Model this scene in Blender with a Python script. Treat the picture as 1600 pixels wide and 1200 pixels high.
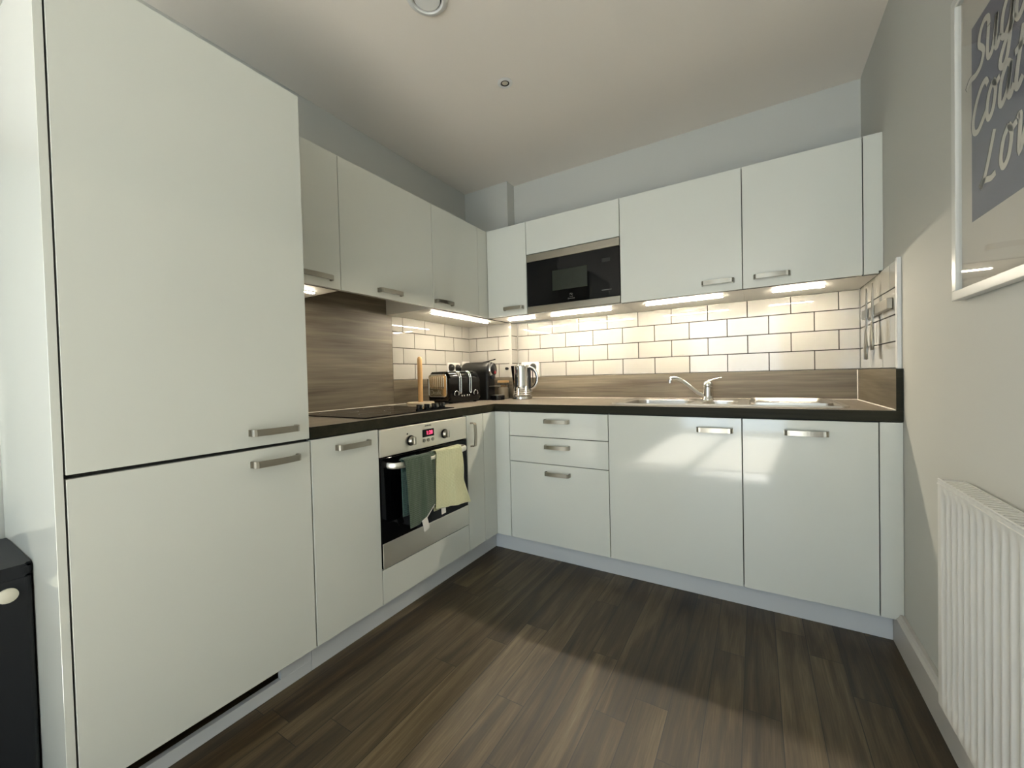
import bpy, bmesh, math, random
from mathutils import Vector, Matrix
random.seed(4)
S = bpy.context.scene
for o in list(bpy.data.objects): bpy.data.objects.remove(o)
COL = S.collection
PI = math.pi

# ------------------------------------------------------------------ camera
F_PX = 627.41
cam_data = bpy.data.cameras.new('camera'); cam_data.sensor_width = 36; cam_data.sensor_fit = 'HORIZONTAL'
cam_data.lens = F_PX / 1600 * 36; cam_data.clip_start = .02
cam = bpy.data.objects.new('camera', cam_data); COL.objects.link(cam)
yaw, pit, rol = -0.5459, -0.0188, -0.0245
fw = Vector((math.sin(yaw)*math.cos(pit), math.cos(yaw)*math.cos(pit), math.sin(pit)))
r0 = Vector((math.cos(yaw), -math.sin(yaw), 0)); u0 = r0.cross(fw)
rt = math.cos(rol)*r0 + math.sin(rol)*u0; up = -math.sin(rol)*r0 + math.cos(rol)*u0
m = Matrix.Identity(4)
for i in range(3): m[i][0] = rt[i]; m[i][1] = up[i]; m[i][2] = -fw[i]
m.translation = Vector((1.3551, -2.02, 1.0524)); cam.matrix_world = m
S.camera = cam
S.view_settings.view_transform = 'Standard'; S.view_settings.look = 'None'
S.view_settings.gamma = 1; S.view_settings.use_curve_mapping = False
S.view_settings.exposure = 0.50

# ------------------------------------------------------------------ world and daylight
SUN_W = 38.0
W = bpy.data.worlds.new('sky'); S.world = W; W.use_nodes = True
W.node_tree.nodes['Background'].inputs[0].default_value = (.62, .78, 1, 1)
W.node_tree.nodes['Background'].inputs[1].default_value = 1.5
def area(name, loc, rot, sx, sy, power, col):
    l = bpy.data.lights.new(name, 'AREA'); l.shape = 'RECTANGLE'; l.size = sx; l.size_y = sy
    l.energy = power; l.color = col
    o = bpy.data.objects.new(name, l); COL.objects.link(o); o.location = loc; o.rotation_euler = rot
    return o
# added daylight lamps at the balcony door and side window invented behind the camera
area('added_daylight_door', (1.0, -5.42, 1.1), (PI/2, 0, 0), 1.5, 2.0, 32, (.72, .88, 1))
area('added_daylight_window', (-2.5, -3.6, 1.45), (PI/2, 0, -PI/2), 1.5, 1.3, 20, (.80, .91, 1))
bounce_sun = bpy.data.lights.new('bounce_sun', 'SUN'); bounce_sun.energy = SUN_W; bounce_sun.angle = .02; bounce_sun.color = (1, .97, .91)  # invented sunlight, thrown on the floor behind the camera to brighten the ceiling
so = bpy.data.objects.new('bounce_sun', bounce_sun); COL.objects.link(so)
so.rotation_euler = Vector((-.10, 1.0, -.66)).to_track_quat('-Z', 'Y').to_euler()
LED = 235.0

# ------------------------------------------------------------------ layout (metres)
ZP, ZT, WT, WB = .097, .845, .8897, .8488
XL, XR, YB, YC, XC, ZC = -.609, 1.8215, .6574, .5595, -.2133, 2.507
CX, CY, ZCB, ZCT = -.2054, .2574, 1.4512, 2.0436
ZU = 1.0475

# ------------------------------------------------------------------ materials
def mat(name, col=(.8,.8,.8), rough=.5, metal=0, spec=.5, coat=0, bump=None, trans=0, emit=None, ior=None, sheen=0):
    M = bpy.data.materials.new(name); M.use_nodes = True
    nt = M.node_tree; b = nt.nodes['Principled BSDF']
    b.inputs['Base Color'].default_value = (*col, 1); b.inputs['Roughness'].default_value = rough
    b.inputs['Metallic'].default_value = metal; b.inputs['Specular IOR Level'].default_value = spec
    b.inputs['Coat Weight'].default_value = coat; b.inputs['Transmission Weight'].default_value = trans
    b.inputs['Sheen Weight'].default_value = sheen
    if ior: b.inputs['IOR'].default_value = ior
    if emit:
        b.inputs['Emission Color'].default_value = (*emit[0], 1); b.inputs['Emission Strength'].default_value = emit[1]
    # every material gets a procedural surface: noise driven bump and slight colour variation
    tc = nt.nodes.new('ShaderNodeTexCoord'); nz = nt.nodes.new('ShaderNodeTexNoise')
    sc, st, dist = bump or (60, .02, .002)
    mp = nt.nodes.new('ShaderNodeMapping')
    if isinstance(sc, tuple): mp.inputs['Scale'].default_value = sc; nz.inputs['Scale'].default_value = 1
    else: nz.inputs['Scale'].default_value = sc
    nt.links.new(tc.outputs['Object'], mp.inputs[0]); nt.links.new(mp.outputs[0], nz.inputs['Vector'])
    bp = nt.nodes.new('ShaderNodeBump'); bp.inputs['Strength'].default_value = st; bp.inputs['Distance'].default_value = dist
    nt.links.new(nz.outputs[0], bp.inputs['Height']); nt.links.new(bp.outputs[0], b.inputs['Normal'])
    return M
def node(nt, t, **kw):
    n = nt.nodes.new(t)
    for k, v in kw.items(): setattr(n, k, v)
    return n
def ramp(nt, src, stops):
    r = node(nt, 'ShaderNodeValToRGB'); nt.links.new(src, r.inputs[0])
    e = r.color_ramp.elements
    while len(e) < len(stops): e.new(.5)
    for el, (p, c) in zip(e, stops): el.position = p; el.color = (*c, 1)
    return r.outputs[0]
def math_(nt, op, a, b=None):
    n = node(nt, 'ShaderNodeMath', operation=op)
    for i, v in enumerate((a, b)):
        if v is None: continue
        if isinstance(v, (int, float)): n.inputs[i].default_value = v
        else: nt.links.new(v, n.inputs[i])
    return n.outputs[0]

def wood_laminate(name, stops, axis='y', scale=1.0, rough=.42, spec=.4):
    M = mat(name, rough=rough, spec=spec); nt = M.node_tree; b = nt.nodes['Principled BSDF']
    tc = node(nt, 'ShaderNodeTexCoord')
    def nz(sc, det, dis):
        mp = node(nt, 'ShaderNodeMapping')
        lo, hi = sc
        mp.inputs['Scale'].default_value = {'y': (hi, lo, hi), 'x': (lo, hi, hi)}[axis]
        nt.links.new(tc.outputs['Object'], mp.inputs[0])
        n = node(nt, 'ShaderNodeTexNoise'); n.inputs['Scale'].default_value = scale; n.inputs['Detail'].default_value = det
        n.inputs['Distortion'].default_value = dis
        nt.links.new(mp.outputs[0], n.inputs['Vector']); return n.outputs[0]
    a = nz((1.2, 14), 6, .6); c = nz((4, 110), 3, 0)
    mix = math_(nt, 'ADD', math_(nt, 'MULTIPLY', a, .7), math_(nt, 'MULTIPLY', c, .3))
    nt.links.new(ramp(nt, mix, stops), b.inputs['Base Color'])
    return M

def floor_material():
    M = mat('dark_oak_floor', rough=.40, spec=.45); nt = M.node_tree; b = nt.nodes['Principled BSDF']; L = nt.links
    tc = node(nt, 'ShaderNodeTexCoord'); sp = node(nt, 'ShaderNodeSeparateXYZ'); L.new(tc.outputs['Object'], sp.inputs[0])
    x, y = sp.outputs[0], sp.outputs[1]
    fx = math_(nt, 'DIVIDE', math_(nt, 'ADD', x, 10.0), .1)
    row = math_(nt, 'FLOOR', fx); inx = math_(nt, 'FRACT', fx)
    wn = node(nt, 'ShaderNodeTexWhiteNoise', noise_dimensions='1D'); L.new(row, wn.inputs['W'])
    fy = math_(nt, 'ADD', math_(nt, 'DIVIDE', math_(nt, 'ADD', y, 10.0), .9), math_(nt, 'MULTIPLY', wn.outputs[0], 7.3))
    pl = math_(nt, 'FLOOR', fy); iny = math_(nt, 'FRACT', fy)
    wn2 = node(nt, 'ShaderNodeTexWhiteNoise', noise_dimensions='2D')
    cb = node(nt, 'ShaderNodeCombineXYZ'); L.new(row, cb.inputs[0]); L.new(pl, cb.inputs[1]); L.new(cb.outputs[0], wn2.inputs['Vector'])
    # grain stretched along the planks, shifted per plank
    mp = node(nt, 'ShaderNodeCombineXYZ')
    L.new(math_(nt, 'ADD', math_(nt, 'MULTIPLY', x, 22), math_(nt, 'MULTIPLY', wn2.outputs[0], 30)), mp.inputs[0])
    L.new(math_(nt, 'ADD', math_(nt, 'MULTIPLY', y, 1.6), math_(nt, 'MULTIPLY', wn2.outputs[0], 13)), mp.inputs[1])
    n1 = node(nt, 'ShaderNodeTexNoise'); n1.inputs['Scale'].default_value = 1; n1.inputs['Detail'].default_value = 6; n1.inputs['Distortion'].default_value = .8
    L.new(mp.outputs[0], n1.inputs['Vector'])
    mp2 = node(nt, 'ShaderNodeCombineXYZ'); L.new(math_(nt, 'MULTIPLY', x, 220), mp2.inputs[0]); L.new(math_(nt, 'MULTIPLY', y, 9), mp2.inputs[1])
    n2 = node(nt, 'ShaderNodeTexNoise'); n2.inputs['Scale'].default_value = 1; n2.inputs['Detail'].default_value = 3
    L.new(mp2.outputs[0], n2.inputs['Vector'])
    v = math_(nt, 'ADD', math_(nt, 'MULTIPLY', n1.outputs[0], .62), math_(nt, 'MULTIPLY', n2.outputs[0], .22))
    v = math_(nt, 'ADD', v, math_(nt, 'MULTIPLY', wn2.outputs[0], .16))
    col = ramp(nt, v, [(.32, (.012,.007,.003)), (.46, (.040,.026,.011)), (.58, (.085,.060,.029)), (.72, (.165,.122,.066))])
    ex = math_(nt, 'LESS_THAN', math_(nt, 'MINIMUM', inx, math_(nt, 'SUBTRACT', 1, inx)), .012)
    ey = math_(nt, 'LESS_THAN', math_(nt, 'MINIMUM', iny, math_(nt, 'SUBTRACT', 1, iny)), .0013)
    j = math_(nt, 'MAXIMUM', ex, ey)
    mx = node(nt, 'ShaderNodeMix', data_type='RGBA'); L.new(j, mx.inputs[0]); L.new(col, mx.inputs[6]); mx.inputs[7].default_value = (.008,.005,.003,1)
    L.new(mx.outputs[2], b.inputs['Base Color'])
    bp = node(nt, 'ShaderNodeBump'); bp.inputs['Strength'].default_value = .22; bp.inputs['Distance'].default_value = .0015
    h = math_(nt, 'SUBTRACT', math_(nt, 'MULTIPLY', n2.outputs[0], .5), math_(nt, 'MULTIPLY', j, .9))
    L.new(h, bp.inputs['Height']); L.new(bp.outputs[0], b.inputs['Normal'])
    return M

MAT = dict(
    gloss   = mat('white_gloss_door', (.68,.695,.635), .10, spec=.5, coat=.35, bump=(1.7, .10, .012)),
    carcass = mat('white_carcass', (.68,.66,.60), .45),
    gap     = mat('gap_shade_and_dark_parts', (.02,.02,.018), .8),  # shade painted into the cabinet gaps; also plain dark parts and lettering
    steel   = mat('brushed_steel', (.37,.345,.29), .30, 1, bump=((4,300,300), .08, .001)),
    steel_d = mat('brushed_oven_steel', (.84,.81,.72), .46, 1, bump=((300,4,300), .05, .001)),
    chrome  = mat('chrome', (.78,.78,.77), .06, 1),
    plinth  = mat('grey_plinth', (.58,.60,.61), .35, spec=.5),
    blackg  = mat('black_glass', (.002,.002,.0025), .05, spec=.25),
    black   = mat('black_gloss_plastic', (.003,.003,.0035), .08, spec=.3),
    blackm  = mat('black_matt_plastic', (.005,.005,.005), .35, spec=.3),
    grey    = mat('dark_grey_plastic', (.018,.018,.016), .35, spec=.35),
    red     = mat('red_plastic', (.25,.02,.03), .3),
    wall    = mat('wall_paint', (.56,.565,.525), .75, bump=(180, .12, .001)),
    ceil    = mat('ceiling_paint', (.82,.77,.70), .8, bump=(120, .1, .001)),
    skirt   = mat('skirting_paint', (.52,.50,.46), .4),
    tile    = mat('white_glazed_tile', (.42,.405,.365), .035, spec=.5, bump=(7, .05, .003)),
    grout   = mat('dark_grey_grout', (.030,.025,.020), .9),
    trim    = mat('white_trim', (.72,.72,.70), .3),
    caulk   = mat('white_sealant', (.75,.70,.62), .5),
    lam_y   = wood_laminate('grey_oak_laminate', [(.30,(.065,.052,.035)), (.5,(.145,.122,.086)), (.68,(.23,.195,.145))], 'y'),
    lam_x   = wood_laminate('grey_oak_laminate_back', [(.30,(.065,.052,.035)), (.5,(.145,.122,.086)), (.68,(.23,.195,.145))], 'x'),
    top_y   = wood_laminate('worktop_laminate', [(.30,(.13,.11,.085)), (.5,(.20,.175,.14)), (.68,(.28,.245,.195))], 'y', rough=.28),
    edge    = wood_laminate('worktop_dark_edge', [(.30,(.011,.011,.006)), (.5,(.020,.019,.011)), (.68,(.032,.030,.018))], 'x', rough=.5, spec=.12),
    floor   = floor_material(),
    led     = mat('led_diffuser', (1,1,1), .4, emit=((1,.88,.69), LED)),
    led_soft = mat('led_diffuser_left_run', (1,1,1), .4, emit=((1,.88,.69), LED*.55)),
    rad     = mat('radiator_enamel', (.66,.65,.61), .28),
    frame   = mat('white_picture_frame', (.62,.62,.58), .3),
    mount   = mat('picture_paper', (.55,.52,.45), .7),
    blue    = mat('blue_grey_print', (.115,.118,.165), .75),
    ink     = mat('dark_print', (.012,.01,.02), .7),
    letter  = mat('cream_print', (.60,.57,.50), .7),
    wood    = mat('pale_turned_wood', (.62,.38,.16), .5, bump=((60,60,4), .2, .001)),
    wood_l  = mat('pale_wood_base', (.62,.52,.38), .5),
    display = mat('red_display', (.01,0,0), .2, emit=((1,.05,.12), 3.0)),
    socket  = mat('white_socket', (.80,.78,.74), .25),
    daylight_frame = mat('window_frame_white', (.8,.8,.8), .4),
    rug     = mat('pale_bounce_rug', (.80,.77,.70), .95),
    knife   = mat('satin_knife_steel', (.30,.29,.26), .28, 1),
    cream   = mat('cream_plastic', (.55,.52,.42), .4),
    biscuit = mat('biscuit_brown', (.42,.24,.10), .7),
    cookie  = mat('oat_beige', (.55,.45,.32), .8, bump=(90, .5, .004)),
)
def glass(name, rough=.0, col=(1,1,1), op=.9, fr=.8):
    M = mat(name, col, rough); nt = M.node_tree; b = nt.nodes['Principled BSDF']
    tr = node(nt, 'ShaderNodeBsdfTransparent'); mx = node(nt, 'ShaderNodeMixShader'); gl = node(nt, 'ShaderNodeBsdfGlossy'); gl.inputs['Roughness'].default_value = .02
    lw = node(nt, 'ShaderNodeFresnel'); lw.inputs[0].default_value = 1.45
    tr.inputs[0].default_value = (*[c*op for c in col], 1)
    nt.links.new(math_(nt, 'MULTIPLY', lw.outputs[0], fr), mx.inputs[0]); nt.links.new(tr.outputs[0], mx.inputs[1]); nt.links.new(gl.outputs[0], mx.inputs[2])
    nt.links.new(mx.outputs[0], nt.nodes['Material Output'].inputs[0])
    return M
MAT['pane'] = glass('clear_window_glass', op=.97)
MAT['picglass'] = glass('picture_glazing', op=.995, fr=.22)
MAT['jar'] = glass('jar_glass', op=.97, fr=.35)
def fabric(name, c1, c2, cell=.0085):
    M = mat(name, c1, .9, sheen=.3); nt = M.node_tree; b = nt.nodes['Principled BSDF']; L = nt.links
    uv = node(nt, 'ShaderNodeUVMap'); sp = node(nt, 'ShaderNodeSeparateXYZ'); L.new(uv.outputs[0], sp.inputs[0])
    h = None
    a = math_(nt, 'ABSOLUTE', math_(nt, 'SINE', math_(nt, 'MULTIPLY', sp.outputs[0], PI/cell)))
    c = math_(nt, 'ABSOLUTE', math_(nt, 'SINE', math_(nt, 'MULTIPLY', sp.outputs[1], PI/cell)))
    h = math_(nt, 'MULTIPLY', a, c)
    nz = node(nt, 'ShaderNodeTexNoise'); nz.inputs['Scale'].default_value = 90; L.new(uv.outputs[0], nz.inputs['Vector'])
    v = math_(nt, 'ADD', math_(nt, 'MULTIPLY', h, .7), math_(nt, 'MULTIPLY', nz.outputs[0], .3))
    L.new(ramp(nt, v, [(.1, c1), (.75, c2)]), b.inputs['Base Color'])
    bp = node(nt, 'ShaderNodeBump'); bp.inputs['Strength'].default_value = .8; bp.inputs['Distance'].default_value = .002
    L.new(h, bp.inputs['Height']); L.new(bp.outputs[0], b.inputs['Normal'])
    return M
MAT['green'] = fabric('green_waffle_cotton', (.04,.07,.04), (.085,.13,.075))
MAT['teal'] = fabric('teal_waffle_cotton', (.05,.12,.10), (.03,.075,.062))
MAT['yellow'] = fabric('pale_yellow_cotton', (.62,.62,.33), (.85,.84,.56), .007)
MAT['label'] = mat('white_care_label', (.8,.78,.72), .7)

# ------------------------------------------------------------------ object helpers
ORG = {}
def empty(name, loc, label, cat, group=None, rz=0):
    o = bpy.data.objects.new(name, None); COL.objects.link(o); o.location = loc; o.rotation_euler.z = rz
    o.empty_display_size = .05
    o['label'] = label; o['category'] = cat
    if group: o['group'] = group
    ORG[o.name] = Vector(loc)
    return o
def obj(name, bm, mats, parent=None, local=False, smooth=None):
    """link bm (world coordinates unless local) as one mesh object under parent"""
    me = bpy.data.meshes.new(name)
    org = Vector((0,0,0))
    if parent is not None and not local: org = ORG[parent.name]
    if parent is None and not local:
        pts = [v.co for v in bm.verts]
        org = Vector([(min(p[i] for p in pts)+max(p[i] for p in pts))/2 for i in range(3)]); org.z = min(p.z for p in pts)
    for v in bm.verts: v.co -= org
    bmesh.ops.recalc_face_normals(bm, faces=bm.faces)
    if smooth is not None:
        for f in bm.faces: f.smooth = True
        for e in bm.edges:
            if len(e.link_faces) == 2 and e.calc_face_angle(0) > math.radians(smooth): e.smooth = False
    bm.to_mesh(me); bm.free()
    for k in (mats if isinstance(mats, (list, tuple)) else [mats]): me.materials.append(MAT[k])
    o = bpy.data.objects.new(name, me); COL.objects.link(o)
    if parent is not None: o.parent = parent; ORG[o.name] = ORG[parent.name]
    else: o.location = org; ORG[o.name] = org
    return o
def tag(o, label, cat, group=None):
    o['label'] = label; o['category'] = cat
    if group: o['group'] = group
    return o
def struct(name, bm, mats, parent=None, **kw):
    o = obj(name, bm, mats, parent, **kw)
    if parent is None: o['kind'] = 'structure'
    return o
def NB(): return bmesh.new()
def box(bm, x0, x1, y0, y1, z0, z1, bev=0, seg=2, mi=0):
    vs = [bm.verts.new((x, y, z)) for x in (x0, x1) for y in (y0, y1) for z in (z0, z1)]
    q = [(0,1,3,2), (4,6,7,5), (0,4,5,1), (2,3,7,6), (0,2,6,4), (1,5,7,3)]
    fs = [bm.faces.new([vs[i] for i in f]) for f in q]
    for f in fs: f.material_index = mi
    if bev:
        es = list({e for f in fs for e in f.edges})
        bmesh.ops.bevel(bm, geom=es, offset=bev, segments=seg, affect='EDGES', profile=.5, material=-1)
    return fs
def cyl(bm, c, r, h, axis='z', seg=32, r2=None, bev=0, mi=0):
    """closed cylinder or cone whose base centre is c, growing along axis"""
    r2 = r if r2 is None else r2
    R = {'z': Matrix.Identity(4), 'x': Matrix.Rotation(PI/2, 4, 'Y'), 'y': Matrix.Rotation(-PI/2, 4, 'X')}[axis]
    prof = [(0,0), (r,0), (r2,h), (0,h)]
    if bev: prof = [(0,0), (r-bev,0), (r,bev), (r2,h-bev), (r2-bev,h), (0,h)]
    return lathe(bm, prof, c, seg, R, mi)
def lathe(bm, prof, c=(0,0,0), seg=32, R=None, mi=0):
    R = R or Matrix.Identity(4); c = Vector(c); rings = []
    for (r, z) in prof:
        if r < 1e-6: rings.append([bm.verts.new(c + R @ Vector((0,0,z)))])
        else: rings.append([bm.verts.new(c + R @ Vector((r*math.cos(2*PI*k/seg), r*math.sin(2*PI*k/seg), z))) for k in range(seg)])
    for a, b in zip(rings, rings[1:]):
        for k in range(seg):
            k2 = (k+1) % seg
            if len(a) == 1 and len(b) == 1: break
            if len(a) == 1: f = bm.faces.new((a[0], b[k2], b[k]))
            elif len(b) == 1: f = bm.faces.new((a[k], a[k2], b[0]))
            else: f = bm.faces.new((a[k], a[k2], b[k2], b[k]))
            f.material_index = mi
def sweep(bm, pts, sec, side=None, cap=True, mi=0):
    """sweep closed 2-D section sec (list of (a,b)) along pts; side = fixed vector for the b axis"""
    pts = [Vector(p) for p in pts]; rings = []; n = len(pts)
    for i, p in enumerate(pts):
        t = (pts[min(i+1, n-1)] - pts[max(i-1, 0)]).normalized()
        s = Vector(side) if side is not None else Vector((0,0,1))
        if side is None and abs(t.z) > .95: s = Vector((1,0,0))
        s = (s - t*s.dot(t)).normalized(); a = t.cross(s)
        k = sec[i] if isinstance(sec[0], list) else sec
        rings.append([bm.verts.new(p + a*q[0] + s*q[1]) for q in k])
    m_ = len(rings[0])
    for A, B in zip(rings, rings[1:]):
        for j in range(m_):
            f = bm.faces.new((A[j], A[(j+1)%m_], B[(j+1)%m_], B[j])); f.material_index = mi
    if cap:
        bm.faces.new(rings[0]).material_index = mi; bm.faces.new(rings[-1]).material_index = mi
def circ(r, n=12, ry=None): return [(r*math.cos(2*PI*k/n), (ry or r)*math.sin(2*PI*k/n)) for k in range(n)]
def rect(w, h): return [(-w/2,-h/2), (w/2,-h/2), (w/2,h/2), (-w/2,h/2)]
def prism(bm, poly, z0, z1, mi=0, bev=0):
    a = [bm.verts.new((x, y, z0)) for x, y in poly]; b = [bm.verts.new((x, y, z1)) for x, y in poly]
    fs = [bm.faces.new(a[::-1]), bm.faces.new(b)]
    for i in range(len(poly)):
        j = (i+1) % len(poly); fs.append(bm.faces.new((a[i], a[j], b[j], b[i])))
    for f in fs: f.material_index = mi
    if bev: bmesh.ops.bevel(bm, geom=list({e for f in fs for e in f.edges}), offset=bev, segments=2, affect='EDGES')
    return fs
def rrect(x0, x1, y0, y1, r, n=6):
    out = []
    for cx, cy, a0 in ((x1-r, y1-r, 0), (x0+r, y1-r, 90), (x0+r, y0+r, 180), (x1-r, y0+r, 270)):
        for k in range(n+1):
            a = math.radians(a0 + 90*k/n); out.append((cx + r*math.cos(a), cy + r*math.sin(a)))
    return out
def xform(bm, M_):
    for v in bm.verts: v.co = M_ @ v.co
def text_bm(txt, size, depth=.0006):
    c = bpy.data.curves.new('t', 'FONT'); c.body = txt; c.size = size; c.extrude = depth; c.align_x = 'CENTER'; c.align_y = 'CENTER'
    o = bpy.data.objects.new('t', c); COL.objects.link(o)
    bpy.context.view_layer.update()
    me = bpy.data.meshes.new_from_object(o.evaluated_get(bpy.context.evaluated_depsgraph_get()))
    bpy.data.objects.remove(o); bm = bmesh.new(); bm.from_mesh(me)
    return bm
PX = Matrix(((0,0,1,0),(1,0,0,0),(0,1,0,0),(0,0,0,1)))        # text plane -> facing +x, reading towards +y
NY = Matrix(((1,0,0,0),(0,0,-1,0),(0,1,0,0),(0,0,0,1)))       # text plane -> facing -y, reading towards +x

# ------------------------------------------------------------------ setting
XW, YW = -2.6, -5.5                      # far sides of the open-plan room
bm = NB(); box(bm, XW, XR, YW, YB, -.05, 0); struct('floor', bm, 'floor')
bm = NB(); box(bm, XW, XR, YW, YB, ZC, ZC+.05); struct('ceiling', bm, 'ceil')
bm = NB(); box(bm, XL-.1, XL, -1.80, YB+.1, 0, ZC); struct('wall_left', bm, 'wall')
bm = NB(); box(bm, XW, XL-.1, -1.80, -1.70, 0, ZC); struct('wall_return', bm, 'wall')
WBK = NB(); box(WBK, XL, XR+.1, YB, YB+.1, 0, ZC); wall_back = struct('wall_back', WBK, 'wall')
bm = NB(); box(bm, XL, XC, YC, YB, 0, ZC); wall_corner = struct('wall_corner', bm, 'wall')
bm = NB(); box(bm, XR, XR+.1, YW, YB, 0, ZC); wall_right = struct('wall_right', bm, 'wall')
# wall behind the camera with an opening for the added balcony door
bm = NB(); box(bm, XW, .2, YW-.1, YW, 0, ZC); box(bm, 1.8, XR+.1, YW-.1, YW, 0, ZC); box(bm, .2, 1.8, YW-.1, YW, 2.15, ZC)
struct('wall_front', bm, 'wall')
bm = NB(); box(bm, XW-.1, XW, YW, -4.4, 0, ZC); box(bm, XW-.1, XW, -2.8, -1.7, 0, ZC)
box(bm, XW-.1, XW, -4.4, -2.8, 0, .78); box(bm, XW-.1, XW, -4.4, -2.8, 2.12, ZC)
struct('wall_side', bm, 'wall')
bm = NB()
for x0, x1, z0, z1 in ((.2,.26,0,2.15), (1.74,1.8,0,2.15), (.26,1.74,0,.07), (.26,1.74,2.08,2.15), (.96,1.04,.07,2.08)): box(bm, x0, x1, YW-.08, YW-.02, z0, z1, .004)
d1 = struct('added_door_1', bm, 'daylight_frame')  # unseen balcony door, invented to let daylight in
bm = NB(); box(bm, .26, 1.74, YW-.055, YW-.045, .07, 2.08); obj('pane', bm, 'pane', d1)
bm = NB()
for y0, y1, z0, z1 in ((-4.4,-4.34,.78,2.12), (-2.86,-2.8,.78,2.12), (-4.34,-2.86,.78,.84), (-4.34,-2.86,2.06,2.12), (-3.63,-3.57,.84,2.06)): box(bm, XW-.08, XW-.02, y0, y1, z0, z1, .004)
w1 = struct('added_window_1', bm, 'daylight_frame')  # unseen side window, invented as a second daylight opening
bm = NB(); box(bm, XW-.055, XW-.045, -4.34, -2.86, .84, 2.06); obj('pane', bm, 'pane', w1)
bm = NB(); box(bm, .15, 1.7, -5.3, -2.75, 0.0005, .012, .004)  # unseen reflector added to bounce sunlight up to the kitchen ceiling
tag(obj('rug', bm, 'rug'), 'added pale rug behind the camera that bounces daylight onto the ceiling', 'rug')
# baseboard on the right wall, chamfered top
def board(name, x0, x1, y0, y1, z1):
    bm = NB(); xi = x0
    poly = [(x1, 0), (x0, 0), (x0, z1-.018), (x0+.007, z1-.010), (x0+.012, z1), (x1, z1)]
    a = [bm.verts.new((px, y0, pz)) for px, pz in poly]; b = [bm.verts.new((px, y1, pz)) for px, pz in poly]
    bm.faces.new(a); bm.faces.new(b)
    for i in range(len(poly)): bm.faces.new((a[i], a[(i+1)%len(poly)], b[(i+1)%len(poly)], b[i]))
    return struct(name, bm, 'skirt')
board('baseboard_right', XR-.024, XR-.0005, YW, .075, .122)

# tiles: real bevelled tiles on a grout bed, one mesh per wall
def tiles(name, parent, face, u0, u1, phase, plane, zt=1.4500):
    """face: '+x','-x','-y'. u runs along the wall; phase = joint position for even rows"""
    TW, TH, G, T = .2045, .103, .0042, .006
    bm = NB()
    def put(a, b, z0, z1, d0, d1, bev, mi):
        if b-a < .004: return
        if face == '+x': box(bm, plane+d0, plane+d1, a, b, z0, z1, bev, 1, mi)
        elif face == '-x': box(bm, plane-d1, plane-d0, a, b, z0, z1, bev, 1, mi)
        else: box(bm, a, b, plane-d1, plane-d0, z0, z1, bev, 1, mi)
    put(u0, u1, ZU, zt, .0002, .0045, 0, 1)
    for r in range(5):
        z0, z1 = ZU + r*TH + G/2, min(ZU + (r+1)*TH - G/2, zt)
        if z1 - z0 < .01: continue
        ph = phase + (TW/2 if r % 2 else 0)
        k = math.floor((u0 - ph)/TW)
        while ph + k*TW < u1:
            a = max(ph + k*TW + G/2, u0 + .001); b = min(ph + (k+1)*TW - G/2, u1 - .001)
            put(a, b, z0, z1, .0045, .0045+T, .0011, 0); k += 1
    return obj(name, bm, ['tile', 'grout'], parent)
wl = bpy.data.objects['wall_left']
tiles('wall_tiles', wl, '+x', -.243, YC, -.049, XL)
tiles('wall_tiles', wall_corner, '-y', XL+.011, XC, -.522, YC)
bm = NB()
tiles('return_tiles', wall_corner, '+x', YC-.005, YB-.011, .40, XC)
tiles('wall_tiles', wall_back, '-y', XC+.011, XR-.011, .4002-.003, YB)
tiles('wall_tiles', wall_right, '-x', .036, YB-.0105, .43, XR, ZU+4*.103+.002)
bm = NB(); box(bm, XC-.0108, XC+.0112, YC-.0112, YC-.0103, ZU, 1.450); box(bm, XC+.0104, XC+.0112, YC-.0103, YC-.0045, ZU, 1.450)
tag(obj('tile_trim', bm, 'tile'), 'white upright trim on the outer edge of the boxed corner', 'trim')
bm = NB(); box(bm, XR-.0135, XR-.0002, .014, .035, ZU-.002, 1.462, .002)
tag(obj('tile_trim', bm, 'trim'), 'white upright edge trim closing the tiles on the right wall', 'trim')

# ------------------------------------------------------------------ handles and cabinets
def bow(bm, c, L, axis, out, w=.021, proj=.030, t=.0045):
    """flat bow handle: axis = unit vector of its length, out = unit vector away from the door"""
    c, A, O = Vector(c), Vector(axis), Vector(out); B = A.cross(O)
    pts = [(-L/2, 0), (-L/2, proj*.62), (-L/2+.002, proj*.80), (-L/2+.008, proj*.90)]
    n = 10
    pts += [((-L/2+.016) + (L-.032)*k/n, proj*(.90 + .10*math.sin(PI*k/n))) for k in range(n+1)]
    pts += [(L/2-.008, proj*.90), (L/2-.002, proj*.80), (L/2, proj*.62), (L/2, 0)]
    P = [c + A*a + O*b for a, b in pts]
    sweep(bm, P, rect(t, w), side=B)
    bmesh.ops.recalc_face_normals(bm, faces=bm.faces)
    for s in (-1, 1):
        e = c + A*(s*(L/2)); q = [e + A*(i*.0045) + B*(j*w/2) for i, j in ((-1,-1),(1,-1),(1,1),(-1,1))]
        a = [bm.verts.new(p) for p in q]; b = [bm.verts.new(p + O*.004) for p in q]
        bm.faces.new(a); bm.faces.new(b)
        for i in range(4): bm.faces.new((a[i], a[(i+1)%4], b[(i+1)%4], b[i]))
G2 = .0018
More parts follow.
